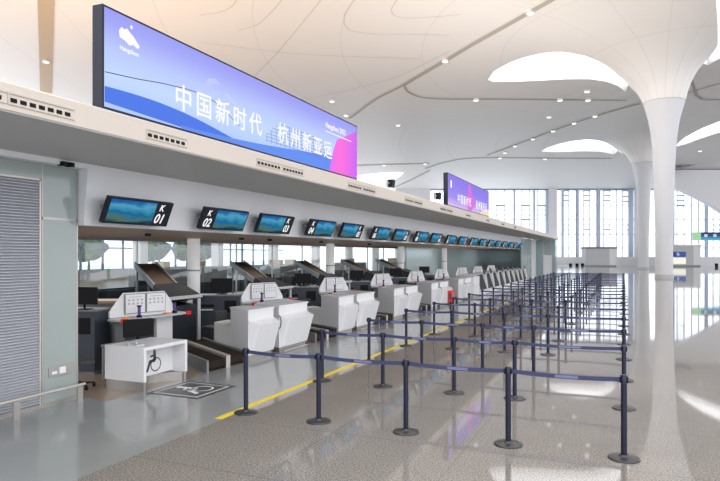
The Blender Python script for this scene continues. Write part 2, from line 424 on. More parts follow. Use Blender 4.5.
# downlights
proto = None
for i, (px, py) in enumerate([(46,60),(445,59),(530,10),(476,99),(560,99),(588,98.5),(595,115),(574,122),(553,130),(533,138),(515,145),(549,116),(587,90),(398,124),(332,100),(346,114),(384,164),(425,163),(500,157),(545,158),(610,150),(700,150),(505,152)]):
    u, v = unproj(px, py); p = W(u, v, surf(u, v)-.12)
    lab = 'round ceiling downlight ' + ['in the tan ceiling groove above the left wall','on the long diagonal groove left of the big skylight','at the top of the long diagonal groove','on the level groove left under the big skylight','on the level groove under the middle of the big skylight','on the level groove near the front column','on the rear slanting groove closest to the front column','on the rear slanting groove, second from the front column','on the rear slanting groove, third from the front column','on the rear slanting groove, fourth from the front column','on the rear slanting groove, fifth from the front column','standing alone between the level groove and the rear groove','just below the big skylight','standing alone above the rear end of the big screen','over the right end of the big screen','beside the right upper corner of the big screen','above the small left skylight','between the small left skylight and the second screen','behind the second screen on the rear level groove','under the left tip of the rear skylight','under the right end of the rear skylight','right of the columns under the rear right skylight','at the lower end of the rear slanting groove'][i]
    if proto is None:
        proto = thing('ceiling_light', lab, 'ceiling light', p, 0, 'downlights in the vaulted ceiling')
        MB().lathe([(.28,-.10),(.36,-.10),(.36,.14),(.28,.14)], 20).build('ring', M['white'], proto, True)
        MB().lathe([(.30,-.12),(.30,-.09)], 20).build('lens', M['lamp'], proto)
    else: dup(proto, p, lab)

# columns
for k, (cu, cv) in enumerate(COLS):
    r = thing('flared_column', ['thick white flared column nearest the belts, in front of the other one','white flared column standing behind the thicker front column'][k], 'column', W(cu, cv, 0), 0, 'flared columns')
    MB().lathe([(.82,.35),(.84,5),(.93,8),(1.01,11),(1.13,13.5),(1.23,14.5),(1.36,15.5),(1.54,16.4),(1.75,17.2),(1.95,17.9)], 40).build('shaft', M['column'], r, True)
    MB().lathe([(.90,0),(.90,.33),(.84,.35)], 40).build('plinth', M['lgrey'], r, True)
    MB().lathe([(1.95,17.86),(1.985,17.88),(1.985,17.95),(1.95,17.97)], 40).build('collar', M['seam'], r, True)

# ------------------------------------------------------------------ far window wall (parallel to the picture)
VW = 135.0
def wx(px): return (px-360)/F*VW
def wz(py): return H + (HY-py)/F*VW
def far_window(n, x0, x1, verts, ladders, fins, ztop):
    root = MB()
    for px in verts: root_u = wx(px); root.box(root_u-.05, root_u+.05, -.15, .15, 1.9, ztop)
    for y, w_ in ((205.2,.05),(219.3,.06),(234.2,.09),(248,.05),(189,.25)): root.box(wx(x0), wx(x1), -.1, .1, wz(y)-w_, wz(y)+w_)
    for a0, a1, ys in ladders:
        for y in ys: root.box(wx(a0), wx(a1), -.12, .12, wz(y)-.12, wz(y)+.12)
    o = struct(root.build('window_%d' % n, M['mullion'])); o.rotation_euler = (0,0,TH); o.location = W(0, VW, 0)
    f = MB()
    for a0, a1 in fins: f.box(wx(a0), wx(a1), -.3, .3, 1.9, ztop)
    if f.v: f.build('glass_fin', M['bluefin'], o)
    MB().box(wx(x0), wx(x1), -.02, .02, 1.9, ztop).build('glass', M['pane'], o)
far_window(1, 430, 548, [431,440,449,458,467,476,487.5,496,504.5,514.3,521.5,529.5,537.5,547.5],
           [(496,504.5,(206,210,215)),(521.5,529.5,(206,210,215)),(537.5,547,(206,210,215)),(521.5,529.5,(220,224)),(467,476,(206,210,215))], [(513.3,515.2),(545.3,548),(533,535)], 16.6)
far_window(2, 556, 634, [563.5,568.5,576,583.5,589.5,596.5,603.5,610,616.5,622.5,630.5],
           [(563.5,568.5,(191,195.5,200.5,225,230)),(583.5,589.5,(191,195.5,200.5,225,229.5)),(603.5,610,(191,195.5,200.5,225,229.5)),(622.5,630.5,(191,196.5,201.5,225,230))], [(561.3,563.3),(576.3,578.6),(596.8,600),(628,632.5)], 17.2)
far_window(3, 640, 800, [659,666.5,673,677,684,691.5,698.5,705,713,720,727,734,741,748,755,762,770,780,790],
           [(677,684,(191,195.5,200.5,206)),(713,720,(225,230))], [(705,707.5),(672.5,674),(741,744)], 17.2)
wl = MB()
def wbox(mb, x0, x1, z0, z1, t=.6): mb.box(x0, x1, -t/2, t/2, z0, z1)
wbox(wl, wx(395), wx(430), 0, 17); wbox(wl, wx(548), wx(556), 0, 17.6, 1.6); wbox(wl, wx(634), wx(640), 0, 17.6, 1.2); wbox(wl, wx(800), 115, 0, 18)
wbox(wl, wx(430), wx(800), 0, 1.9, 1.0)
wf = struct(wl.build('wall_far', M['white'])); wf.rotation_euler = (0,0,TH); wf.location = W(0, VW, 0)
# arched bulkhead, right
def arc(px, v, y): return (((px-360)/F*v), H+(HY-y)/F*v)
pts = [arc(px, 122, y) for px, y in [(655,170),(655,182),(664,184),(674,187),(684,190.5),(694,195),(704,200),(714,205.5),(724,212),(740,224),(760,244),(790,250),(790,170)]]
ar = MB().extr([(p[0], 0, p[1]) for p in pts], (0, 2.0, 0)).build('wall_arch', M['white']); struct(ar)
ar.rotation_euler = (0,0,TH); ar.location = W(0, 122, 0)
pts = [arc(px, 121, y) for px, y in [(660,172.5),(690,164.5),(720,157),(760,150),(760,153),(720,159.2),(690,166.5),(660,174)]]
o = struct(MB().extr([(p[0], 0, p[1]) for p in pts], (0, 1.5, 0)).build('trim_30', M['frame'])); o.rotation_euler = (0,0,TH); o.location = W(0, 120, 0)

# far booths, bins
def booth(px0, px1, ytop, v, label, screen=None):
    x0, x1 = (px0-360)/F*v, (px1-360)/F*v; zt = H+(HY-ytop)/F*v
    r = thing('service_booth', label, 'booth', W((x0+x1)/2, v, 0), TH, 'booths before the far windows')
    h = (x1-x0)/2
    MB().box(-h, h*.55, -1.2, 1.2, .25, zt-.35).build('body', M['lgrey'], r)
    MB().box(h*.55, h, -1.2, 1.2, .25, zt-.35).build('end_panel', M['white'], r)
    MB().box(-h-.15, h+.15, -1.35, 1.35, zt-.35, zt).build('roof_edge', M['slate2'] if not screen else M['steel'], r)
    MB().box(-h, h, -1.15, 1.15, 0, .25).build('plinth', M['frame'], r)
    if screen:
        MB().box(-h+.05, h*.05, -1.3, -1.2, 1.9, 3.0).build('screen', emit('booth_screen', lin(70,95,160)), r)
        MB().box(-h+.5, -h+1.1, -1.33, -1.3, 2.2, 2.75).build('screen_icon', M['dark'], r)
        MB().box(-h+1.6, -h+2.0, -1.33, -1.3, 2.2, 2.75).build('screen_icon', M['paper'], r)
        MB().box(-h+.05, h*.05, -1.3, -1.2, .5, 1.8).build('lit_panel', emit('booth_panel', lin(250,250,235)), r)
booth(583.5, 614, 247, 125, 'light grey booth before the far windows, left of the columns')
booth(666, 697.5, 244.5, 125, 'light grey booth with a blue screen, right of the columns', True)
proto = None
for px, v, lab in [(570.5,121,'small black bin by the far wall, left one of three'),(577,121,'small black bin by the far wall, middle one of three'),(582.5,121,'small black bin by the far wall, right one of three beside the booth'),(716.5,121,'small black bin by the far wall at the right picture edge')]:
    p = W((px-360)/F*v, v, 0)
    if proto is None:
        proto = thing('litter_bin', lab, 'bin', p, 0, 'bins by the far wall')
        MB().lathe([(.26,0),(.32,.5),(.32,.55)], 16).build('bin_body', M['black'], proto, True)
        MB().lathe([(.34,.55),(.34,.60),(.15,.68)], 16).build('lid', M['dark'], proto, True)
    else: dup(proto, p, lab)

# overhead direction sign on a post
v = 75; x0, x1 = (693-360)/F*v, (760-360)/F*v
r = thing('direction_sign', 'blue and green overhead direction sign at the right edge before the far windows', 'sign', W((742-360)/F*v, v, 0), TH)
cx = (742-360)/F*v; z0 = H+(255-240.5)/F*v; z1 = H+(255-232.2)/F*v
MB().box(x0-cx, x1-cx, -.12, .12, z0, z1).build('sign_box', emit_ramp('sign_face', 2, z0, z1, [(0,(110,190,215)),(.35,(80,140,180)),(.6,(50,85,130)),(1,(60,70,110))]), r)
MB().box(x0-cx-.02, x0-cx+.9, -.14, .14, z0+.02, z1-.02).build('sign_end', emit('sign_green', lin(170,215,170)), r)
for k in range(4): MB().box(x0-cx+1.3+k*1.1, x0-cx+1.7+k*1.1, -.14, .14, z0+.42, z1-.25).build('arrow_panel', M['paper'], r)
MB().tube((0,.0,0),(0,.0,z0), .12, 12).build('post', M['steel'], r, True)
MB().lathe([(.6,0),(.6,.04),(.15,.08)], 20).build('base_plate', M['steel'], r)

# ------------------------------------------------------------------ canopy over the check-in row
YE = 62.0
can = thing('check_in_canopy', 'long cream and grey canopy running over the whole check-in row', 'canopy', (0,0,0))
def along(prof, y0, y1, name, m, parent=can):
    return MB().extr([(x, y0, z) for x, z in prof], (0, y1-y0, 0)).build(name, m, parent)
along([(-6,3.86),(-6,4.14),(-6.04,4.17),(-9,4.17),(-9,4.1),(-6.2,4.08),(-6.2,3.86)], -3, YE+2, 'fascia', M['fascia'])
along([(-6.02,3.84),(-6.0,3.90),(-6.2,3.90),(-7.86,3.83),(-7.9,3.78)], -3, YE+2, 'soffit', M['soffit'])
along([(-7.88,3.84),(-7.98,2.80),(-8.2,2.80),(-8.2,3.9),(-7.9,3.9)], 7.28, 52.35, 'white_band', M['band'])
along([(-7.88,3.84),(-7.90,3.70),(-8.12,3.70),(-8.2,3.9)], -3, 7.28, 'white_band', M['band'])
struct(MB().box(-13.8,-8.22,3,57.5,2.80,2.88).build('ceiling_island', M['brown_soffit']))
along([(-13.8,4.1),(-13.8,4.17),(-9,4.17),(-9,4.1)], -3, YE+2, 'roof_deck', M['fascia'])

proto = None
VY = [3.62,4.49,6.54,9.28,10.18,13.2,14.1,17.3,18.2,21.1,22.0,25.0,29.0,33.0,37.0]
for i, y in enumerate(VY):
    lab = 'slotted air vent in the cream canopy edge, %s from the left' % ORD[i]
    if proto is None:
        proto = thing('air_vent', lab, 'vent', (-6,y,3.95), 0, 'vents in the canopy edge')
        MB().box(-.01,.012,-.02,.84,.085,.10).box(-.01,.012,-.02,.84,-.03,-.02).box(-.01,.012,-.02,0,-.02,.085).build('vent_frame', M['groove'], proto)
        for k in range(7): MB().box(-.01,.006,.02+k*.115,.095+k*.115,.0,.045).build('slot', M['black'], proto)
    else: dup(proto, (-6,y,3.95), lab)

# small cameras / speakers
for i, (x, y, z, lab) in enumerate([(-7.93,6.80,3.72,'small black camera under the canopy edge above the glass wall panel, left of a pair'),(-7.93,6.93,3.72,'small black camera under the canopy edge above the glass wall panel, right of a pair')]):
    r = thing('security_camera', lab, 'camera', (x,y,z), 0, 'camera pair over the wall panel')
    MB().box(-.03,.10,-.045,.045,-.035,.03).build('camera_body', M['black'], r, bevel=.008)
    MB().tube((.10,0,0),(.12,0,0),.022,12).build('lens', M['dark'], r)
for i, y in enumerate([9.4,12.6,13.9,16.9,20.8]):
    r = thing('security_camera', 'small black camera below the white band, %s from the left' % ORD[i], 'camera', (-8.6,y,2.80), 0, 'cameras below the white band')
    MB().tube((0,0,.01),(0,0,-.06),.015,8).build('bracket', M['frame'], r)
    MB().box(-.05,.07,-.03,.03,-.11,-.055).build('camera_body', M['black'], r, bevel=.006)
for px, X, lab in [(390.5,-7.2,'black floodlight on the canopy roof before the small left skylight'),(437.5,-6.4,'black floodlight on the canopy roof at the foot of the second screen')]:
    k = (px-360)/F; d = X/(k*C-S); Y = d*(k*S+C)
    r = thing('floodlight', lab, 'floodlight', (X,Y,4.17), 0, 'floodlights on the canopy')
    zt = .55 if X < -7 else .35
    for s in (-.28,.28): MB().tube((0,s,0),(0,s,zt+.28),.012,6).build('post', M['lgrey'], r)
    MB().tube((0,-.28,zt),(0,.28,zt),.012,6).build('crossbar', M['lgrey'], r)
    MB().hexa([(-.1,-.09,zt-.12),(.1,-.12,zt-.12),(.1,.12,zt-.12),(-.1,.09,zt-.12)],[(-.1,-.12,zt+.12),(.12,-.15,zt+.12),(.12,.15,zt+.12),(-.1,.12,zt+.12)]).build('lamp_head', M['black'], r)

# ------------------------------------------------------------------ big screens
def screen(Y0, Y1, Z0, Z1, label, texts, second=False):
    XS = -6.13
    r = thing('led_screen', label, 'screen', (XS, Y0, Z0))
    L, Hh = Y1-Y0, Z1-Z0
    fr = MB(); fr.box(-.17,0,-.0,L,0,Hh)
    fr.build('housing', M['dark'], r)
    for yy in (.4, L/2, L-.4): MB().box(-.15,-.05,yy-.04,yy+.04,-.03,0).build('foot', M['frame'], r)
    b = .03
    if not second: mm = emit_ramp('screen_blue', 2, 0, Hh, [(0,(180,205,255)),(.35,(200,222,255)),(.6,(190,205,255)),(.85,(168,172,250)),(1,(160,162,246))], st=1.0)
    else: mm = emit_ramp('screen_violet', 2, 0, Hh, [(0,(225,200,240)),(.3,(170,150,245)),(.7,(150,135,240)),(1,(150,130,235))], noise=.25, nscale=.7)
    MB().box(0,.006,b,L-b,b,Hh-b).build('display', mm, r)
    def poly(pts, m, x=.010, name='graphic'):
        n = len(pts); return MB().extr([(x-.003,p[0],p[1]) for p in pts], (.003,0,0)).build(name, m, r)
    if not second:
        def wave(fn, fb, m, x, y0=b, y1=L-b, n=40, name='wave_graphic'):
            ys = [y0+(y1-y0)*i/n for i in range(n+1)]
            vs = [(x, y, max(b, fb(y))) for y in ys] + [(x, y, min(Hh-b, max(b, fn(y)))) for y in ys]
            vs = [v for v in vs]
            return MB().add(vs, [(i,i+1,n+2+i,n+1+i) for i in range(n)]).build(name, m, r)
        wave(lambda y: .03+.26*max(0, 1-(y/3.6)**2)+.04*math.sin(y*1.3), lambda y: .09-.03*y if y < 2 else b, emit('wave_blue', lin(88,128,236)), .008)
        wave(lambda y: .12+.10*math.sin(y*.5+3.6)+.03*y, lambda y: b, emit('wave_deep', lin(108,150,245)), .010, 1.5, L*.93)
        # pink flare on the right
        poly([(6.55,b),(L-b,b),(L-b,Hh-b-.1),(7.4,.95),(6.95,.80),(6.75,.5)], emit_ramp('pink_glow', 1, 6.5, L, [(0,(235,120,250)),(.4,(255,120,225)),(1,(205,110,250))]), .012)
        # dark thin line
        ln = [(b+i*.1, interp([(0,.47),(.6,.53),(1.1,.60),(1.65,.65),(2.0,.66),(2.35,.61),(2.6,.53),(2.9,.40),(3.2,.30)], b+i*.1)) for i in range(31)]
        mbl = MB()
        for (y0, z0), (y1, z1) in zip(ln, ln[1:]): mbl.add([(.012,y0,z0-.006),(.012,y1,z1-.006),(.012,y1,z1+.006),(.012,y0,z0+.006)], [(0,1,2,3)])
        mbl.build('line_graphic', emit('line_col', lin(80,80,130)), r)
        # stadium lattice
        g = MB()
        for i in range(16):
            y = 3.9+i*.17; h = .46*math.sin(PI*(i+1)/17)**.6
            g.add([(.013,y,.22),(.013,y+.012,.22),(.013,y+.012,.22+h),(.013,y,.22+h)], [(0,1,2,3)])
        for j in range(7):
            z = .26+j*.065; k = 1.32*math.sqrt(max(0, 1-(j/7.5)**2)); c = 5.2
            g.add([(.013,c-k,z),(.013,c+k,z),(.013,c+k,z+.009),(.013,c-k,z+.009)], [(0,1,2,3)])
        g.build('lattice_graphic', emit('lattice_col', lin(112,118,200)), r)
        # pale plume
        poly([(2.6,.85),(2.75,.80),(3.6,.55),(3.75,.35),(3.6,.35),(3.35,.55),(2.7,.73)], emit('plume', lin(200,212,252)), .011)
        poly([(2.0,.70),(2.15,.95),(2.35,1.0),(2.5,.92),(2.3,.9)], emit('plume2', lin(196,205,250)), .011)
        # fan emblem: scalloped shape, dot and caption bars
        em = [(.38+.0,.88),(.36,1.0),(.42,1.08),(.50,1.06),(.56,1.10),(.64,1.04),(.72,1.0),(.80,.93),(.88,.86),(.84,.80),(.72,.84),(.62,.80),(.50,.86)]
        em = [(.31+(y-.42)*.72, .98+(z-.98)*.72+.09) for y, z in em]
        poly(em, M['letters'], .016, 'emblem')
        MB().extr([(.013,.49+.022*math.cos(i*PI/6),1.20+.026*math.sin(i*PI/6)) for i in range(12)], (.003,0,0)).build('emblem_dot', M['letters'], r)
        text_mesh('emblem_caption', 'Hangzhou', .085, M['letters'], r, (.014,.28,.84), RX)
        text_mesh('small_caption', 'Hangzhou 2022', .17, M['letters'], r, (.014,6.35,.98), RX)
        MB().box(.012,.016,6.35,7.75,.88,.90).build('caption_rule', M['letters'], r)
    else:
        poly([(3.0,Hh*.35),(3.4,Hh*.9),(3.7,Hh*.95),(4.0,Hh*.6),(4.6,Hh*.4),(4.0,b*2),(3.2,b*2)], emit('pink2', lin(225,120,230)), .010)
        poly([(L*.72,b),(L-b,b),(L-b,.36),(L*.8,.22)], emit('warm2', lin(245,225,200)), .011)
        MB().box(.012,.016,.35,.55,.72,1.0).build('emblem', M['letters'], r)
    for body, y, z, size in texts: text_mesh('slogan', body, size, M['letters'], r, (.022,y,z), RX, space=1.34)
    return r
screen(5.885, 14.02, 4.20, 5.54, 'big LED screen with white Chinese slogan on blue, above the left canopy', [('中国新时代', 1.34, .33, .42), ('杭州新亚运', 4.28, .33, .42)])
screen(22.6, 30.3, 4.20, 5.45, 'smaller-looking violet LED screen with white slogan, farther along the canopy', [('中国新时代', 1.4, .24, .42), ('杭州新亚运', 4.7, .24, .42)], True)

# ------------------------------------------------------------------ counter displays
YD = [7.42, 9.88, 11.92, 14.33, 16.4, 18.85, 20.95, 23.4, 25.6, 28.1, 30.5, 33.0, 35.4, 37.9, 40.3, 42.8, 45.2, 47.6, 50.0]
disp_mat = None
def display_mat():
    return emit_ramp('airport_picture', 2, 0, .46, [(0,(14,50,88)),(.12,(30,90,110)),(.22,(92,118,96)),(.30,(60,120,150)),(.42,(30,110,160)),(.55,(60,150,185)),(.72,(95,170,205)),(.84,(40,120,185)),(1,(25,80,150))], noise=.55, nscale=4.0, st=.85)
disp_mat = display_mat()
for i, y in enumerate(YD):
    num = '%02d' % (i+1); wd = 1.53; left = (i % 2 == 1)      # left: number on the left
    tall = math.hypot(.18, .42)
    r = thing('counter_display', 'slanted counter display numbered K %s under the white band' % num, 'display', (-7.75, y, 2.84), 0, 'numbered displays above the counters')
    r.rotation_euler = (0, math.atan2(.18, .42), 0)
    MB().box(-.07,0,0,wd,0,tall).build('housing', M['dark'], r, bevel=.006)
    ps, pe = (.42, wd-.04) if left else (.06, wd-.42)
    MB().box(0,.004,ps,pe,.04,tall-.03).build('picture', disp_mat, r)
    tx = .07 if left else wd-.38
    if i < 20:
        text_mesh('letter', 'K', .17, M['letters'], r, (.003, tx+.05, .29), RX, shear=.2)
        text_mesh('number', num, .25, M['letters'], r, (.003, tx-.01, .06), RX, shear=.2)
    MB().box(-.28,-.05,.15,.25,.16,.22).build('bracket', M['frame'], r); MB().box(-.28,-.05,wd-.25,wd-.15,.16,.22).build('bracket', M['frame'], r)

# ------------------------------------------------------------------ left wall: louvre and green glass panel
wp = struct(MB().box(-8.5,-8.13,-3,7.25,0,3.72).build('wall_left', M['greenglass']))
MB().box(-8.13,-8.10,6.62,7.26,2.90,3.70).build('upper_glass', M['greenglass'], wp)
MB().box(-8.13,-8.10,6.62,7.26,.04,2.86).build('lower_glass', M['greenglass'], wp)
MB().box(-8.13,-8.10,-3,6.60,3.47,3.70).build('top_glass', M['greenglass'], wp)
MB().box(-8.13,-8.095,7.24,7.27,0,3.72).box(-8.13,-8.095,6.6,6.62,0,3.72).box(-8.13,-8.095,6.6,7.26,2.86,2.90).box(-8.14,-8.09,-3,7.27,0,.06).build('panel_frame', M['steel'], wp)
lv = thing('louvre_grille', 'tall grey louvre grille filling the left wall beside the green glass panel', 'grille', (-8.1, -3, .06))
MB().box(-.028,-.022,0,9.57,0,3.38).build('backing', M['louverback'], lv)
s = MB()
for i in range(78):
    z = .02+i*.0432; s.add([(-.02,0,z+.024),(-.02,9.56,z+.024),(.012,9.56,z),(.012,0,z),(.012,0,z+.010),(.012,9.56,z+.010),(-.02,9.56,z+.034),(-.02,0,z+.034)], [(0,1,2,3),(3,2,5,4),(4,5,6,7)])
s.build('slats', M['louver'], lv)
MB().box(-.02,.02,9.55,9.58,0,3.40).box(-.02,.02,0,9.58,3.38,3.41).build('frame', M['rail'], lv)
r = thing('bumper_rail', 'low steel rail running along the foot of the left wall', 'rail', (-7.85, -3, 0))
MB().tube((0,0,.28),(0,10.18,.28),.025,12).build('tube', M['rail'], r, True)
for y in (7.2-.0, 9.0, 10.1, 4.5, 1.5): MB().box(-.02,.0,y-.05,y+.05,0,.27).build('post', M['steel'], r)
r = thing('wall_plate', 'small steel switch plate with white buttons low on the green glass panel', 'switch plate', (-8.1, 6.72, .44))
MB().box(0,.015,0,.46,0,.15).build('plate', M['steel'], r)
MB().box(.015,.022,.05,.14,.04,.08).build('button', M['paper'], r); MB().box(.015,.022,.19,.30,.03,.13).build('button', M['paper'], r)

# ------------------------------------------------------------------ glass back wall of the check-in island
gw = thing('glass_partition', 'tall glass partition with slim posts behind the check-in desks', 'partition', (-13.6, 0, 0))
for i in range(22):
    y = 4+i*2.6
    MB().box(-.03,.03,y-.02,y+.02,0,2.8).build('post', M['rail'], gw)
    MB().box(-.006,.006,y+.03,y+2.57,.05,2.78).build('pane', M['tealp'], gw)
MB().box(-.04,.04,4,61,0,.06).build('floor_track', M['frame'], gw)
MB().box(-.04,.04,4,61,2.74,2.8).build('top_track', M['frame'], gw)
proto = None
for i in range(4):
    lab = 'round white pillar behind the counters, %s from the left' % ORD[i]
    p = (-11.35, 14.25+i*8.9, 0)
    if proto is None:
        proto = thing('round_pillar', lab, 'pillar', p, 0, 'pillars behind the counters')
        MB().lathe([(.18,.12),(.18,2.80)], 24).build('pillar_shaft', M['column'], proto, True)
        MB().lathe([(.20,0),(.20,.12)], 24).build('pillar_base', M['steel'], proto, True)
        MB().lathe([(.184,1.86),(.184,1.90)], 24).build('pillar_ring', M['frame'], proto)
    else: dup(proto, p, lab)

# ------------------------------------------------------------------ desk modules
A_ = Vector((-.84, .54)).normalized()
def off(p, s): return (p[0]+A_.x*s, p[1]+A_.y*s)
def make_desk_left():
    r = thing('check_in_desk', '', 'desk', (XF,11.2,0), 0, 'white check-in desks')
    P0=(0,0); Q=off(P0,1.0); Q2=off(P0,2.05)
    MB().prism([P0,(0,1.05),(Q[0],1.05),Q], .12, 1.09).build('body', M['white'], r, bevel=.008)
    MB().prism([(0.02,-.015),(.02,1.07),(Q[0],1.07),(Q[0]-.01,Q[1]-.02)], 1.09, 1.12).build('top', M['white'], r)
    MB().prism([Q,(Q[0],Q[1]+.6),(Q2[0],Q2[1]+.6),Q2], .08, .68).build('wing', M['white'], r, bevel=.006)
    MB().hexa([(0,.04,.14),(.05,.14,.14),(.05,.97,.14),(0,1.03,.14)],[(0,.0,.88),(.21,.10,.80),(.21,1.0,.80),(0,1.05,.88)]).build('front_panel', M['white'], r, bevel=.006)
    MB().prism([(-.03,.05),(-.03,1.0),(Q2[0]+.1,Q2[1]+.5),(Q2[0]+.1,Q2[1]+.1)], 0, .12).build('plinth', M['steel'], r)
    return r
def make_desk_right():
    r = thing('check_in_desk', '', 'desk', (XF,12.7,0), 0, 'white check-in desks')
    MB().prism([(0,0),(0,1.4),(-.84,1.9),(-.84,.25)], .12, 1.09).build('body', M['white'], r, bevel=.008)
    MB().prism([(.02,-.02),(.02,1.42),(-.85,1.92),(-.85,.24)], 1.09, 1.12).build('top', M['white'], r)
    MB().hexa([(0,.06,.14),(.05,.16,.14),(.05,1.3,.14),(0,1.36,.14)],[(0,.0,.88),(.21,.12,.80),(.21,1.36,.80),(0,1.4,.88)]).build('front_panel', M['white'], r, bevel=.006)
    MB().prism([(-.02,.05),(-.02,1.34),(-.8,1.8),(-.8,.35)], 0, .12).build('plinth', M['steel'], r)
    k = MB().path([(.02,-.03,.58),(.06,-.04,.62),(.08,-.04,.75),(.06,-.04,.86),(.02,-.03,.89)], .014)
    k.build('handle', M['slate2'], r, True)
    MB().box(.06,.09,.12,1.25,.02,.05).build('foot_rail', M['rail'], r)
    return r
def make_conveyor():
    # origin: front middle of the gap
    r = thing('baggage_conveyor', '', 'conveyor', (XF,10.4,0), 0, 'baggage conveyors between the desks')
    n = Vector((A_.y, -A_.x))   # to the +Y? side
    def q(s, t): return (A_.x*s + 0*t, A_.y*s + t)
    def slab(s0, s1, t0, t1, z0, z1): return MB().prism([q(s0,t0),q(s0,t1),q(s1,t1),q(s1,t0)], z0, z1)
    slab(0,2.7,-.60,-.06,.06,.20).build('belt', M['rubber'], r)
    slab(0,2.7,.10,.62,.06,.20).build('belt', M['rubber'], r)
    slab(0,2.7,-.68,-.61,.0,.24).build('side_rail', M['frame'], r)
    slab(-.02,2.7,-.05,.09,.0,.25).build('middle_rail', M['rail'], r)
    slab(0,2.7,.63,.70,.0,.24).build('side_rail', M['frame'], r)
    slab(2.75,2.85,-.62,-.50,0,1.25).build('frame_post', M['lgrey'], r); slab(2.75,2.85,.50,.62,0,1.25).build('frame_post', M['lgrey'], r)
    MB().hexa([(*q(2.7,-.62),1.24),(*q(4.3,-.62),1.05),(*q(4.3,.62),1.05),(*q(2.7,.62),1.24)],[(*q(2.7,-.62),1.32),(*q(4.1,-.52),1.58),(*q(4.1,.52),1.58),(*q(2.7,.62),1.32)]).build('hood', M['black'], r)
    slab(2.66,2.74,-.64,.64,1.26,1.33).build('hood_edge', M['lgrey'], r)
    slab(3.1,4.2,-.6,.6,0,1.06).build('machine_box', M['slate'], r)
    MB().hexa([(*q(3.6,-.4),1.2),(*q(6.3,-.4),1.95),(*q(6.3,.4),1.95),(*q(3.6,.4),1.2)],[(*q(3.6,-.4),1.32),(*q(6.3,-.4),2.07),(*q(6.3,.4),2.07),(*q(3.6,.4),1.32)]).build('incline', M['chute'], r)
    for t_ in (-.45,.40): MB().hexa([(*q(3.6,t_),1.2),(*q(6.3,t_),1.95),(*q(6.3,t_+.05),1.95),(*q(3.6,t_+.05),1.2)],[(*q(3.6,t_),1.38),(*q(6.3,t_),2.13),(*q(6.3,t_+.05),2.13),(*q(3.6,t_+.05),1.38)]).build('incline_side', M['frame'], r)
    for s_ in (4.9,6.1):
        for t_ in (-.42,.36): slab(s_,s_+.06,t_,t_+.06,0,1.55 if s_ < 5 else 1.9).build('leg', M['frame'], r)
    return r
def make_sign():
    r = thing('agent_counter', '', 'counter', (-8.8,13.9,0), 0, 'agent counters with white sign boards')
    MB().box(-.18,.24,-.85,1.12,1.06,1.11).build('shelf', M['lgrey'], r, bevel=.006)
    MB().box(.20,.27,-.89,-.75,1.04,1.13).build('corner_cap', M['red'], r); MB().box(.20,.27,1.02,1.16,1.04,1.13).build('corner_cap', M['red'], r)
    MB().box(-.12,-.02,-.8,-.55,0,1.06).build('support', M['slate2'], r); MB().box(-.12,.0,.35,.85,0,1.06).build('support', M['white'], r)
    MB().box(-.16,-.08,-.8,.9,.1,1.0).build('back_sheet', M['slate'], r)
    k = MB(); k.extr([(-.02,-.80,1.12),(-.02,.82,1.12),(-.02,.78,1.24),(-.02,.50,1.64),(-.02,-.48,1.64),(-.02,-.80,1.24)], (-.05,0,0)).rot(-.22)
    k.build('sign_board', M['paper'], r)
    for s_ in (-.48, .02):
        f = MB().box(-.0,.015,s_,s_+.48,1.18,1.62).rot(-.22).build('notice_frame', M['frame'], r)
        MB().box(.015,.02,s_+.015,s_+.465,1.195,1.605).rot(-.22).build('notice', M['paper'], f)
        p = MB()
        for yy in range(4):
            for zz in range(2): p.box(.02,.023,s_+.07+yy*.1,s_+.11+yy*.1,1.38+zz*.08,1.42+zz*.08)
        p.box(.02,.023,s_+.1,s_+.38,1.54,1.55).rot(-.22).build('print', M['print'], f)
    return r
def make_cabinet():
    r = thing('equipment_cabinet', '', 'cabinet', (-9.7,12.8,0), math.radians(28), 'dark cabinets behind the desks')
    MB().box(-.62,.63,-.25,.35,.05,1.22).build('body', M['slate'], r, bevel=.008)
    MB().box(-.64,.65,-.27,.37,1.22,1.25).build('top', M['slate2'], r)
    MB().box(-.5,-.05,-.262,-.25,.92,1.0).build('printer_slot', M['black'], r); MB().box(-.46,-.08,-.29,-.25,.84,.87).build('paper_tray', M['lgrey'], r)
    MB().box(.22,.54,-.262,-.25,.78,1.1).build('panel_opening', M['black'], r)
    MB().box(-.6,.6,-.22,.32,0,.05).build('plinth', M['frame'], r)
    return r
def make_monitor():
    r = thing('computer_monitor', '', 'monitor', (-9.5,12.9,1.25), 0, 'monitors on the dark cabinets')
    MB().box(-.28,.28,-.02,.03,.10,.44).build('screen_housing', M['black'], r, bevel=.008)
    MB().tube((0,.02,.0),(0,.02,.2),.025,10).build('stand', M['black'], r)
    MB().box(-.13,.13,-.09,.12,0,.015).build('foot', M['black'], r)
    return r
def make_chair():
    r = thing('office_chair', '', 'chair', (-9,12,0), 0, 'grey office chairs')
    for k in range(5):
        an = 2*PI*k/5; MB().hexa([(0,-.02,.06),(.28,-.02,.06),(.28,.02,.06),(0,.02,.06)],[(0,-.02,.11),(.28,-.015,.08),(.28,.015,.08),(0,.02,.11)]).rot(an).build('leg', M['black'], r)
        MB().lathe([(.025,.0),(.03,.03),(.025,.06)], 10, (.27*math.cos(an), .27*math.sin(an))).build('caster', M['black'], r)
    MB().tube((0,0,.08),(0,0,.42),.025,10).build('gas_lift', M['frame'], r)
    MB().box(-.24,.24,-.23,.23,.42,.50).build('seat', M['chairgrey'], r, smooth=True, bevel=.035)
    MB().box(-.27,-.20,-.20,.20,.56,.90).build('backrest', M['chairgrey'], r, smooth=True, bevel=.033)
    MB().box(-.24,-.20,-.02,.02,.44,.62).build('back_bar', M['black'], r)
    return r
dl, dr, cv, sg, cb, mo, ch = make_desk_left(), make_desk_right(), make_conveyor(), make_sign(), make_cabinet(), make_monitor(), make_chair()
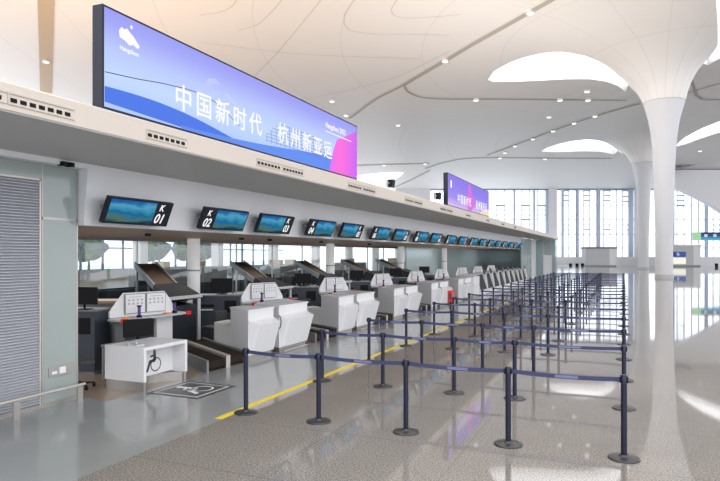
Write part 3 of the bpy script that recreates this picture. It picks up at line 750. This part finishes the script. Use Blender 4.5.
scp = thing('document_scanner', '', 'scanner', (0,0,0), 0, 'scanners on the agent counters')
MB().box(-.04,.04,-.035,.035,0,.05).build('scanner_base', M['black'], scp); MB().tube((0,0,.05),(0,0,.22),.03,12).build('scanner_body', M['purple'], scp, True); MB().box(-.035,.035,-.035,.035,.22,.25).build('scanner_head', M['black'], scp, bevel=.006)
sg.scale = (1, 1, .94)
PITCH = 4.6
first = {}
def place(root, key, loc, label, rz=None):
    if key in first: return dup(root, loc, label, rz)
    first[key] = 1; root.location = loc; root['label'] = label
    if rz is not None: root.rotation_euler = (0,0,rz)
    return root
NM = 5
pairs = ['first','second','third','fourth','fifth']
for k in range(NM):
    Y0 = 11.25 + PITCH*k; n = pairs[k]
    bet = 'below displays K %02d and %02d' % (2*k+2, 2*k+3)
    place(dl, 'dl', (XF,Y0,0), 'white desk with low side wing, left of the pair ' + bet)
    place(dr, 'dr', (XF,Y0+1.3,0), 'white desk with side handle, right of the pair ' + bet)
    place(cv, 'cv', (XF,Y0-.76,0), 'dark baggage conveyor left of the desks ' + bet)
    place(cb, 'cb', (-10.15,Y0+2.5,0), 'dark slate cabinet behind the desk pair ' + bet)
    place(mo, 'mo', (-10.05,Y0+2.55,1.25), 'black monitor on the dark cabinet ' + bet, math.radians(28))
    if k < 2:
        place(ch, 'ch', (-9.1,Y0+2.02,0), 'grey office chair nearer the desks ' + bet, math.radians(200))
        place(ch, 'ch', (-9.68,Y0+1.72,0), 'grey office chair farther behind the desks ' + bet, math.radians(170))
for k in range(9):
    y = 10.03 + PITCH*k
    lab = ['above the low wheelchair desk','behind the desks below K 02 and 03','behind the desks below K 04 and 05','behind the desks below K 06 and 07','behind the desks below K 08 and 09','behind the desks below K 10 and 11','farther right, first behind the bag drop machines','farther right, second behind the bag drop machines','farther right, last behind the bag drop machines'][k]
    place(sg, 'sg', (-9.25,y,0), 'counter with trapezoid white notice board ' + lab)
    if k < 6: place(scp, 'scp', (-9.08,y-.35,1.044), 'small purple scanner on the counter ' + lab)
place(scp, 'scp', (-9.08,10.75,1.044), 'small dark scanner at the right end of the shelf above the wheelchair desk')

# small orange cup-like markers on the shelf
for yy, lab in ((9.25,'small orange note block at the left of the shelf above the wheelchair desk'),(10.45,'small orange note block at the right of the shelf above the wheelchair desk')):
    tag(MB().box(-9.12,-9.04,yy,yy+.12,1.044,1.08).build('note_block', M['orange'], bevel=.005), lab, 'note block', 'orange note blocks')

# wheelchair desk
r = thing('wheelchair_desk', 'low white desk with a black wheelchair symbol beside the left wall', 'desk', (0,0,0))
r.location = (-7.45, 8.05, 0)
MB().box(-.88,0,0,.06,.16,.75).build('side_panel', M['white'], r, bevel=.004)
MB().box(-.86,0,1.06,1.12,.16,.75).build('side_panel', M['white'], r, bevel=.004)
MB().box(-.86,0,.06,1.06,.69,.75).build('top', M['white'], r, bevel=.004)
MB().box(-.34,-.29,.06,1.06,.18,.69).build('back_panel', M['white'], r)
MB().box(-.85,-.02,.01,.07,0,.16).build('plinth', M['steel'], r); MB().box(-.85,-.02,1.05,1.11,0,.16).build('plinth', M['steel'], r)
k = MB(); n = 12
pl = [(-.46+.34*math.cos(PI*i/n/1.0+PI/2*0)*0 - .0, .07, 0) for i in range(1)]
for i in range(n):
    y0 = .07+.98*i/n; y1 = .07+.98*(i+1)/n
    f = lambda y: -.06-.34*math.sin(PI*(y-.07)/.98)
    k.hexa([(f(y0)-.03,y0,0),(f(y0),y0,0),(f(y1),y1,0),(f(y1)-.03,y1,0)],[(f(y0)-.03,y0,.16),(f(y0),y0,.16),(f(y1),y1,.16),(f(y1)-.03,y1,.16)])
k.build('curved_kick_plate', M['steel'], r)
def wheelchair(mb, fn, s=1.0):
    def seg(p, q, wd):
        d = Vector((q[0]-p[0], q[1]-p[1])); nn = Vector((-d.y, d.x)).normalized()*wd/2
        mb.add([fn(p[0]+nn.x,p[1]+nn.y),fn(q[0]+nn.x,q[1]+nn.y),fn(q[0]-nn.x,q[1]-nn.y),fn(p[0]-nn.x,p[1]-nn.y)],[(0,1,2,3)])
    c = (.05,-.12)
    for i in range(18):
        a0 = 2*PI*i/18; a1 = 2*PI*(i+1)/18
        seg((c[0]+.17*math.cos(a0),c[1]+.17*math.sin(a0)),(c[0]+.17*math.cos(a1),c[1]+.17*math.sin(a1)),.03)
    mb.add([fn(.0+.055*math.cos(i*PI/6),.30+.055*math.sin(i*PI/6)) for i in range(12)], [tuple(range(12))])
    seg((.0,.24),(.02,-.02),.09); seg((.03,-.02),(-.16,-.02),.07); seg((-.14,0),(-.24,-.26),.07); seg((-.24,-.26),(-.30,-.25),.05); seg((.0,.12),(-.14,.10),.05)
k = MB(); wheelchair(k, lambda y, z: (-.286, .57+y*.74, .44+z*.70)); k.build('wheelchair_symbol', M['ink'], r)
# floor decal
fd = thing('floor_decal', 'square grey floor marking with wheelchair symbol before the low desk', 'floor marking', (-6.83, 8.54, .002))
MB().box(-.53,.53,-.53,.53,0,.002).build('decal_base', mat('decal_dark', (.06,.06,.065), .4), fd)
MB().box(-.46,.46,-.46,.46,.002,.003).build('decal_field', M['lgrey'], fd)
MB().box(-.41,.41,-.41,.41,.003,.004).build('decal_inner', mat('decal_mid', (.09,.09,.095), .4), fd)
k = MB(); wheelchair(k, lambda y, z: (-z*1.05, y*1.1+.05, .0055)); k.build('decal_symbol', M['paper'], fd)
# monitor and phone on the wheelchair desk
sd = thing('side_table', 'low dark side table behind the wheelchair desk under the monitor', 'table', (-8.75,9.0,0))
MB().box(-.25,.28,-.4,.5,.60,.64).build('table_top', M['slate2'], sd)
for xx in (-.22,.22):
    for y_ in (-.36,.44): MB().box(xx-.02,xx+.02,y_-.02,y_+.02,0,.60).build('leg', M['frame'], sd)
m2 = dup(mo, (-8.66,9.2,.64), 'black monitor seen from behind on the side table at the wheelchair desk', math.radians(62)); m2['group'] = 'monitors on desks'
t_ = thing('desk_phone', 'light grey telephone on the left end of the low wheelchair desk', 'phone', (-7.75,8.2,.75))
MB().hexa([(-.09,-.1,0),(.09,-.1,0),(.09,.1,0),(-.09,.1,0)],[(-.09,-.1,.06),(.09,-.1,.02),(.09,.1,.02),(-.09,.1,.06)]).build('phone_body', M['lgrey'], t_)
MB().box(-.08,.08,-.1,-.05,.05,.08).build('handset', M['lgrey'], t_, bevel=.01)
# bay left of wheelchair desk
c2 = dup(cb, (-10.1,8.9,0), 'dark slate cabinet partly hidden behind the green glass wall panel', math.radians(18))
m3 = dup(mo, (-9.75,8.9,1.25), 'black monitor beside the green glass panel on the leftmost cabinet', math.radians(15))
c3 = thing('wooden_counter', 'brown topped counter between the leftmost cabinet and the notice board', 'counter', (-11.6,10.1,0), math.radians(28))
MB().box(-1.6,1.5,-.35,.35,1.24,1.30).build('counter_top', M['woodtop'], c3); MB().box(-1.5,1.4,-.3,.3,0,1.24).build('counter_body', M['slate2'], c3)
dup(ch, (-8.75,7.85,0), 'dark office chair showing its legs between the glass panel and wheelchair desk', math.radians(60))

# ------------------------------------------------------------------ bag drop machines (farther right)
bd = thing('bag_drop_machine', '', 'bag drop machine', (0,0,0), 0, 'self service bag drop machines')
MB().extr([(-.95,0,0.05),(0,0,.05),(0,0,.28),(-.30,0,1.22),(-.95,0,1.22)], (0,.85,0)).build('body', M['white'], bd)
MB().extr([(0.01,.90,.05),(0.01,.90,.50),(-.10,.90,1.2),(-.95,.90,1.2),(-.95,.90,.05)], (0,.10,0)).build('side_wall', M['white'], bd)
MB().hexa([(-.04,.03,.32),(.012,.03,.33),(.012,.82,.33),(-.04,.82,.32)],[(-.32,.05,1.17),(-.26,.05,1.18),(-.26,.80,1.18),(-.32,.80,1.17)]).build('dark_opening', M['black'], bd)
MB().box(-.9,-.02,.02,1.0,0,.05).build('plinth', M['steel'], bd)
MB().hexa([(-.08,.55,1.2),(-.04,.55,1.2),(-.04,.75,1.2),(-.08,.75,1.2)],[(-.14,.55,1.5),(-.10,.55,1.5),(-.10,.75,1.5),(-.14,.75,1.5)]).build('touch_screen', M['dark'], bd)
bd.scale = (1, 1.95, 1)
for i in range(9):
    y = 34.6 + i*1.99
    place(bd, 'bd', (XF+.05,y,0), 'white bag drop machine with slanted black opening, %s from the desks' % ORD[i])
pw = thing('long_white_counter', 'plain long white counter between the last check-in desks and the bag drops', 'counter', (XF,32.95,0))
MB().box(-.8,0,0,1.5,.1,1.14).build('body', M['white'], pw, bevel=.01); MB().box(-.75,-.05,.05,1.4,0,.1).build('plinth', M['steel'], pw)

# end block of teal glass
tw = struct(MB().box(-13.5,-8.05,57.6,57.9,0,3.8).build('wall_end', M['tealsolid']))
t2 = struct(MB().box(-11.8,-11.7,34,57.6,0,2.8).build('wall_teal', M['tealsolid']))
gb = thing('glass_room', 'teal glass room closing the far end of the check-in row', 'glass room', (-7.9,52.5,0))
for i, (y0, y1) in enumerate([(0,2.9),(3.0,5.9),(9.3,9.9)]): MB().box(-.08,0,y0,y1,0,3.76).build('glass_panel', M['tealsolid'], gb)
MB().box(-.08,.0,6.0,9.2,0,3.76).build('white_reflection', M['white'], gb)  # bright reflection in the teal glass, built as a white slab
for y in (2.95,5.95,9.25): MB().box(-.09,.03,y-.04,y+.04,0,3.77).build('post', M['rail'], gb)
MB().box(0,.65,9.6,9.7,0,3.76).build('end_panel', M['tealsolid'], gb); MB().box(1.45,1.75,9.6,9.7,0,3.76).build('end_panel', M['tealsolid'], gb)
MB().box(.65,1.45,9.6,9.7,2.3,3.76).build('end_panel', M['greenglass'], gb)
MB().box(.66,1.44,9.6,9.68,.02,2.28).build('door', M['white'], gb)
MB().box(.62,.66,9.58,9.7,0,3.76).box(1.44,1.48,9.58,9.7,0,3.76).build('door_frame', M['rail'], gb)
MB().box(1.70,1.76,9.7,11.2,0,3.76).build('side_panel', M['tealsolid'], gb)


# ------------------------------------------------------------------ hall seen through the glass
proto = None
for i in range(11):
    lab = 'dark baggage screening machine behind the glass partition, %s from the left' % ORD[i]
    p = (-17.6 - (i % 2)*1.8, 11+i*4.6, 0)
    if proto is None:
        proto = thing('screening_machine', lab, 'screening machine', p, 0, 'screening machines behind the glass')
        MB().box(-.8,.8,-1.2,1.2,.3,1.75).build('machine_body', M['midgrey'], proto, bevel=.03)
        MB().box(-.45,.45,-1.21,1.21,.7,1.3).build('tunnel', M['black'], proto)
        MB().box(-.42,.42,-2.1,2.0,.62,.70).build('roller_bed', M['steel'], proto)
        MB().box(-.4,-.34,-2.0,-1.94,0,.62).build('leg', M['frame'], proto); MB().box(.34,.4,-2.0,-1.94,0,.62).build('leg', M['frame'], proto)
        MB().box(-.7,.7,-1.1,1.1,0,.3).build('base', M['frame'], proto)
        MB().box(-.3,.3,-.4,.0,1.75,2.05).build('tray_stack', M['tan'], proto)
    else: dup(proto, p, lab)
bl = thing('baggage_line', 'long dark baggage line behind the glass partition', 'conveyor', (-15.1, 6, 0))
MB().box(-.45,.45,0,48,.85,1.0).build('belt', M['rubber'], bl)
for x_ in (-.5,.44): MB().box(x_,x_+.06,0,48,.80,1.22).build('side_guard', M['slate'], bl)
for i in range(13):
    for x_ in (-.46,.40): MB().box(x_,x_+.06,.5+i*3.9,.56+i*3.9,0,.80).build('leg', M['frame'], bl)
bw = MB()
for i in range(30): bw.box(-.1,.1,i*2.6-.07,i*2.6+.07,0,9)
for z in (.9,3.0,5.6,9.0): bw.box(-.1,.1,0,78,z-.07,z+.07)
o = struct(bw.build('window_4', M['mullion'])); o.location = (-46, 0, 0)
MB().box(-.02,.02,0,78,.1,9).build('glass', M['pane'], o)
MB().box(-.2,.2,0,78,0,.9).build('sill', M['lgrey'], o)
proto = None
for i in range(9):
    lab = 'green tree outside the rear windows, %s from the left' % ORD[i]
    p = (-52 - (i % 3)*2, 14+i*7.3+(i % 2)*1.3, 0)
    if proto is None:
        proto = thing('tree', lab, 'tree', p, 0, 'trees outside the rear windows')
        bmx = bmesh.new(); bmesh.ops.create_icosphere(bmx, subdivisions=3, radius=1)
        for v_ in bmx.verts: v_.co = v_.co * (1+random.uniform(-.18,.18)); v_.co = Vector((v_.co.x*1.8, v_.co.y*2.0, v_.co.z*1.6+3.1))
        me = bpy.data.meshes.new('foliage'); bmx.to_mesh(me); bmx.free(); me.materials.append(M['green'])
        fo = bpy.data.objects.new('foliage', me); col.objects.link(fo); fo.parent = proto
        MB().tube((0,0,0),(0,0,2.2),.16,10,.10).build('trunk', M['woodtop'], proto)
    else: dup(proto, p, lab)
proto = None
for i in range(8):
    lab = 'square white pillar in the hall behind the glass, %s from the left' % ORD[i]
    p = (-26, 13+i*7.4, 0)
    if proto is None:
        proto = thing('square_pillar', lab, 'pillar', p, 0, 'square pillars behind the glass')
        MB().box(-.3,.3,-.3,.3,.1,9).build('pillar_shaft', M['white'], proto); MB().box(-.33,.33,-.33,.33,0,.1).build('pillar_base', M['steel'], proto)
    else: dup(proto, p, lab)

# ------------------------------------------------------------------ stanchions
st = thing('belt_stanchion', '', 'stanchion', (0,0,0), 0, 'belt stanchions')
MB().lathe([(.172,0),(.172,.012),(.165,.02),(.06,.032),(.045,.05)], 32).build('base', M['basem'], st, True)
MB().tube((0,0,.03),(0,0,.885),.034,20).build('pole', M['navy'], st, True)
MB().lathe([(.034,.862),(.040,.866),(.040,.945),(.034,.955),(.02,.957)], 20).build('head', M['navy'], st, True)
MB().box(-.045,-.036,-.03,.03,.868,.935).build('belt_clip', M['black'], st); MB().box(.036,.045,-.03,.03,.868,.935).build('belt_clip', M['black'], st)
belts = {}
def belt_mesh(L):
    L = round(L, 3)
    if L not in belts:
        n = 8; k = MB(); vs = []
        for i in range(n+1):
            x = .045 + (L-.09)*i/n; sag = .02*4*(i/n)*(1-i/n)
            vs += [(x,-.001,.877-sag),(x,.001,.877-sag),(x,.001,.927-sag),(x,-.001,.927-sag)]
        fs = []
        for i in range(n):
            q = 4*i; fs += [(q+j, q+(j+1)%4, q+4+(j+1)%4, q+4+j) for j in range(4)]
        k.add(vs, fs); o = k.build('belt', M['belt']); me = o.data; bpy.data.objects.remove(o)
        k2 = MB(); x0 = L*.42
        k2.box(x0, x0+min(.38, L*.2), -.003, .003, .868, .900); o = k2.build('belt_print', M['belttip']); me2 = o.data; bpy.data.objects.remove(o)
        belts[L] = (me, me2)
    return belts[L]
rows = [7.59, 10.06, 12.32, 14.80, 17.30] + [19.5+2.22*i for i in range(15)]
place_words = ['at the counter end','second from the counter end','in the middle','second from the open right end','at the open right end']
for j, y in enumerate(rows):
    xs = [-5.10, -3.90, -2.62, -1.30 if j == 0 else -1.62, 0.0]
    for i, x in enumerate(xs):
        lab = 'navy belt stanchion %s of the %s row from the front' % (place_words[i], ORD[j])
        jx = random.uniform(-.03,.03) if j > 0 else 0; 
        if j == 0 and i == 0: s_ = st; st['label'] = lab; st.location = (x, y, 0)
        else: s_ = dup(st, (x, y, 0), lab, skip=('belt','belt_print'))
        if i < 4:
            me, me2 = belt_mesh(xs[i+1]-x)
            bo = bpy.data.objects.new('belt', me); col.objects.link(bo); bo.parent = s_
            if j < 8:
                b2 = bpy.data.objects.new('belt_print', me2); col.objects.link(b2); b2.parent = bo

# red sign box
r = thing('sign_stand', 'small red sign box on a thin black stand beside the yellow line', 'sign stand', (-5.35, 20.1, 0))
MB().lathe([(.16,0),(.16,.02),(.03,.04)], 20).build('base', M['black'], r, True)
MB().tube((0,0,.03),(0,0,.75),.018,10).build('pole', M['black'], r, True)
MB().box(-.09,.09,-.09,.09,.74,1.12).build('box', M['red'], r, bevel=.015)
MB().box(-.05,.05,-.095,-.09,.84,1.04).build('emblem', M['ink'], r)

# ------------------------------------------------------------------ area lights: uplights added to brighten and warm the vault, one under the island ceiling
def area(name, loc, rot, sx_, sy_, power, rgb):
    l = bpy.data.lights.new(name, 'AREA'); l.shape = 'RECTANGLE'; l.size = sx_; l.size_y = sy_; l.energy = power; l.color = rgb
    o = bpy.data.objects.new(name, l); col.objects.link(o); o.location = loc; o.rotation_euler = rot; return o
area('added_warm_uplight', (-11, 16, 4.6), (PI, 0, 0), 2, 30, 2000, (1.0, .70, .45))  # warm fill added to tint the left ceiling, no fixture behind it
area('added_far_uplight', (-9.5, 50, 4.6), (PI, 0, 0), 4, 22, 1300, (1.0, .93, .86))  # near-neutral fill added to lift the greyer far ceiling
area('added_rear_uplight', (-38, 30, 5.0), (PI, 0, 0), 12, 30, 1800, (1.0, .68, .42))  # unseen fill added so the warm tone gathers at the far left
il = area('island_lights', (-10.8, 30, 2.78), (0,0,0), 2.0, 45, 300, (1.0, .95, .88)); il.data.spread = math.radians(95)

# ------------------------------------------------------------------ colour
scene.view_settings.view_transform = 'Standard'; scene.view_settings.look = 'None'
scene.view_settings.gamma = 1; scene.view_settings.use_curve_mapping = False; scene.view_settings.exposure = EXP
scene.cycles.max_bounces = 8; scene.cycles.diffuse_bounces = 4; scene.cycles.transparent_max_bounces = 12
scene.cycles.use_denoising = True
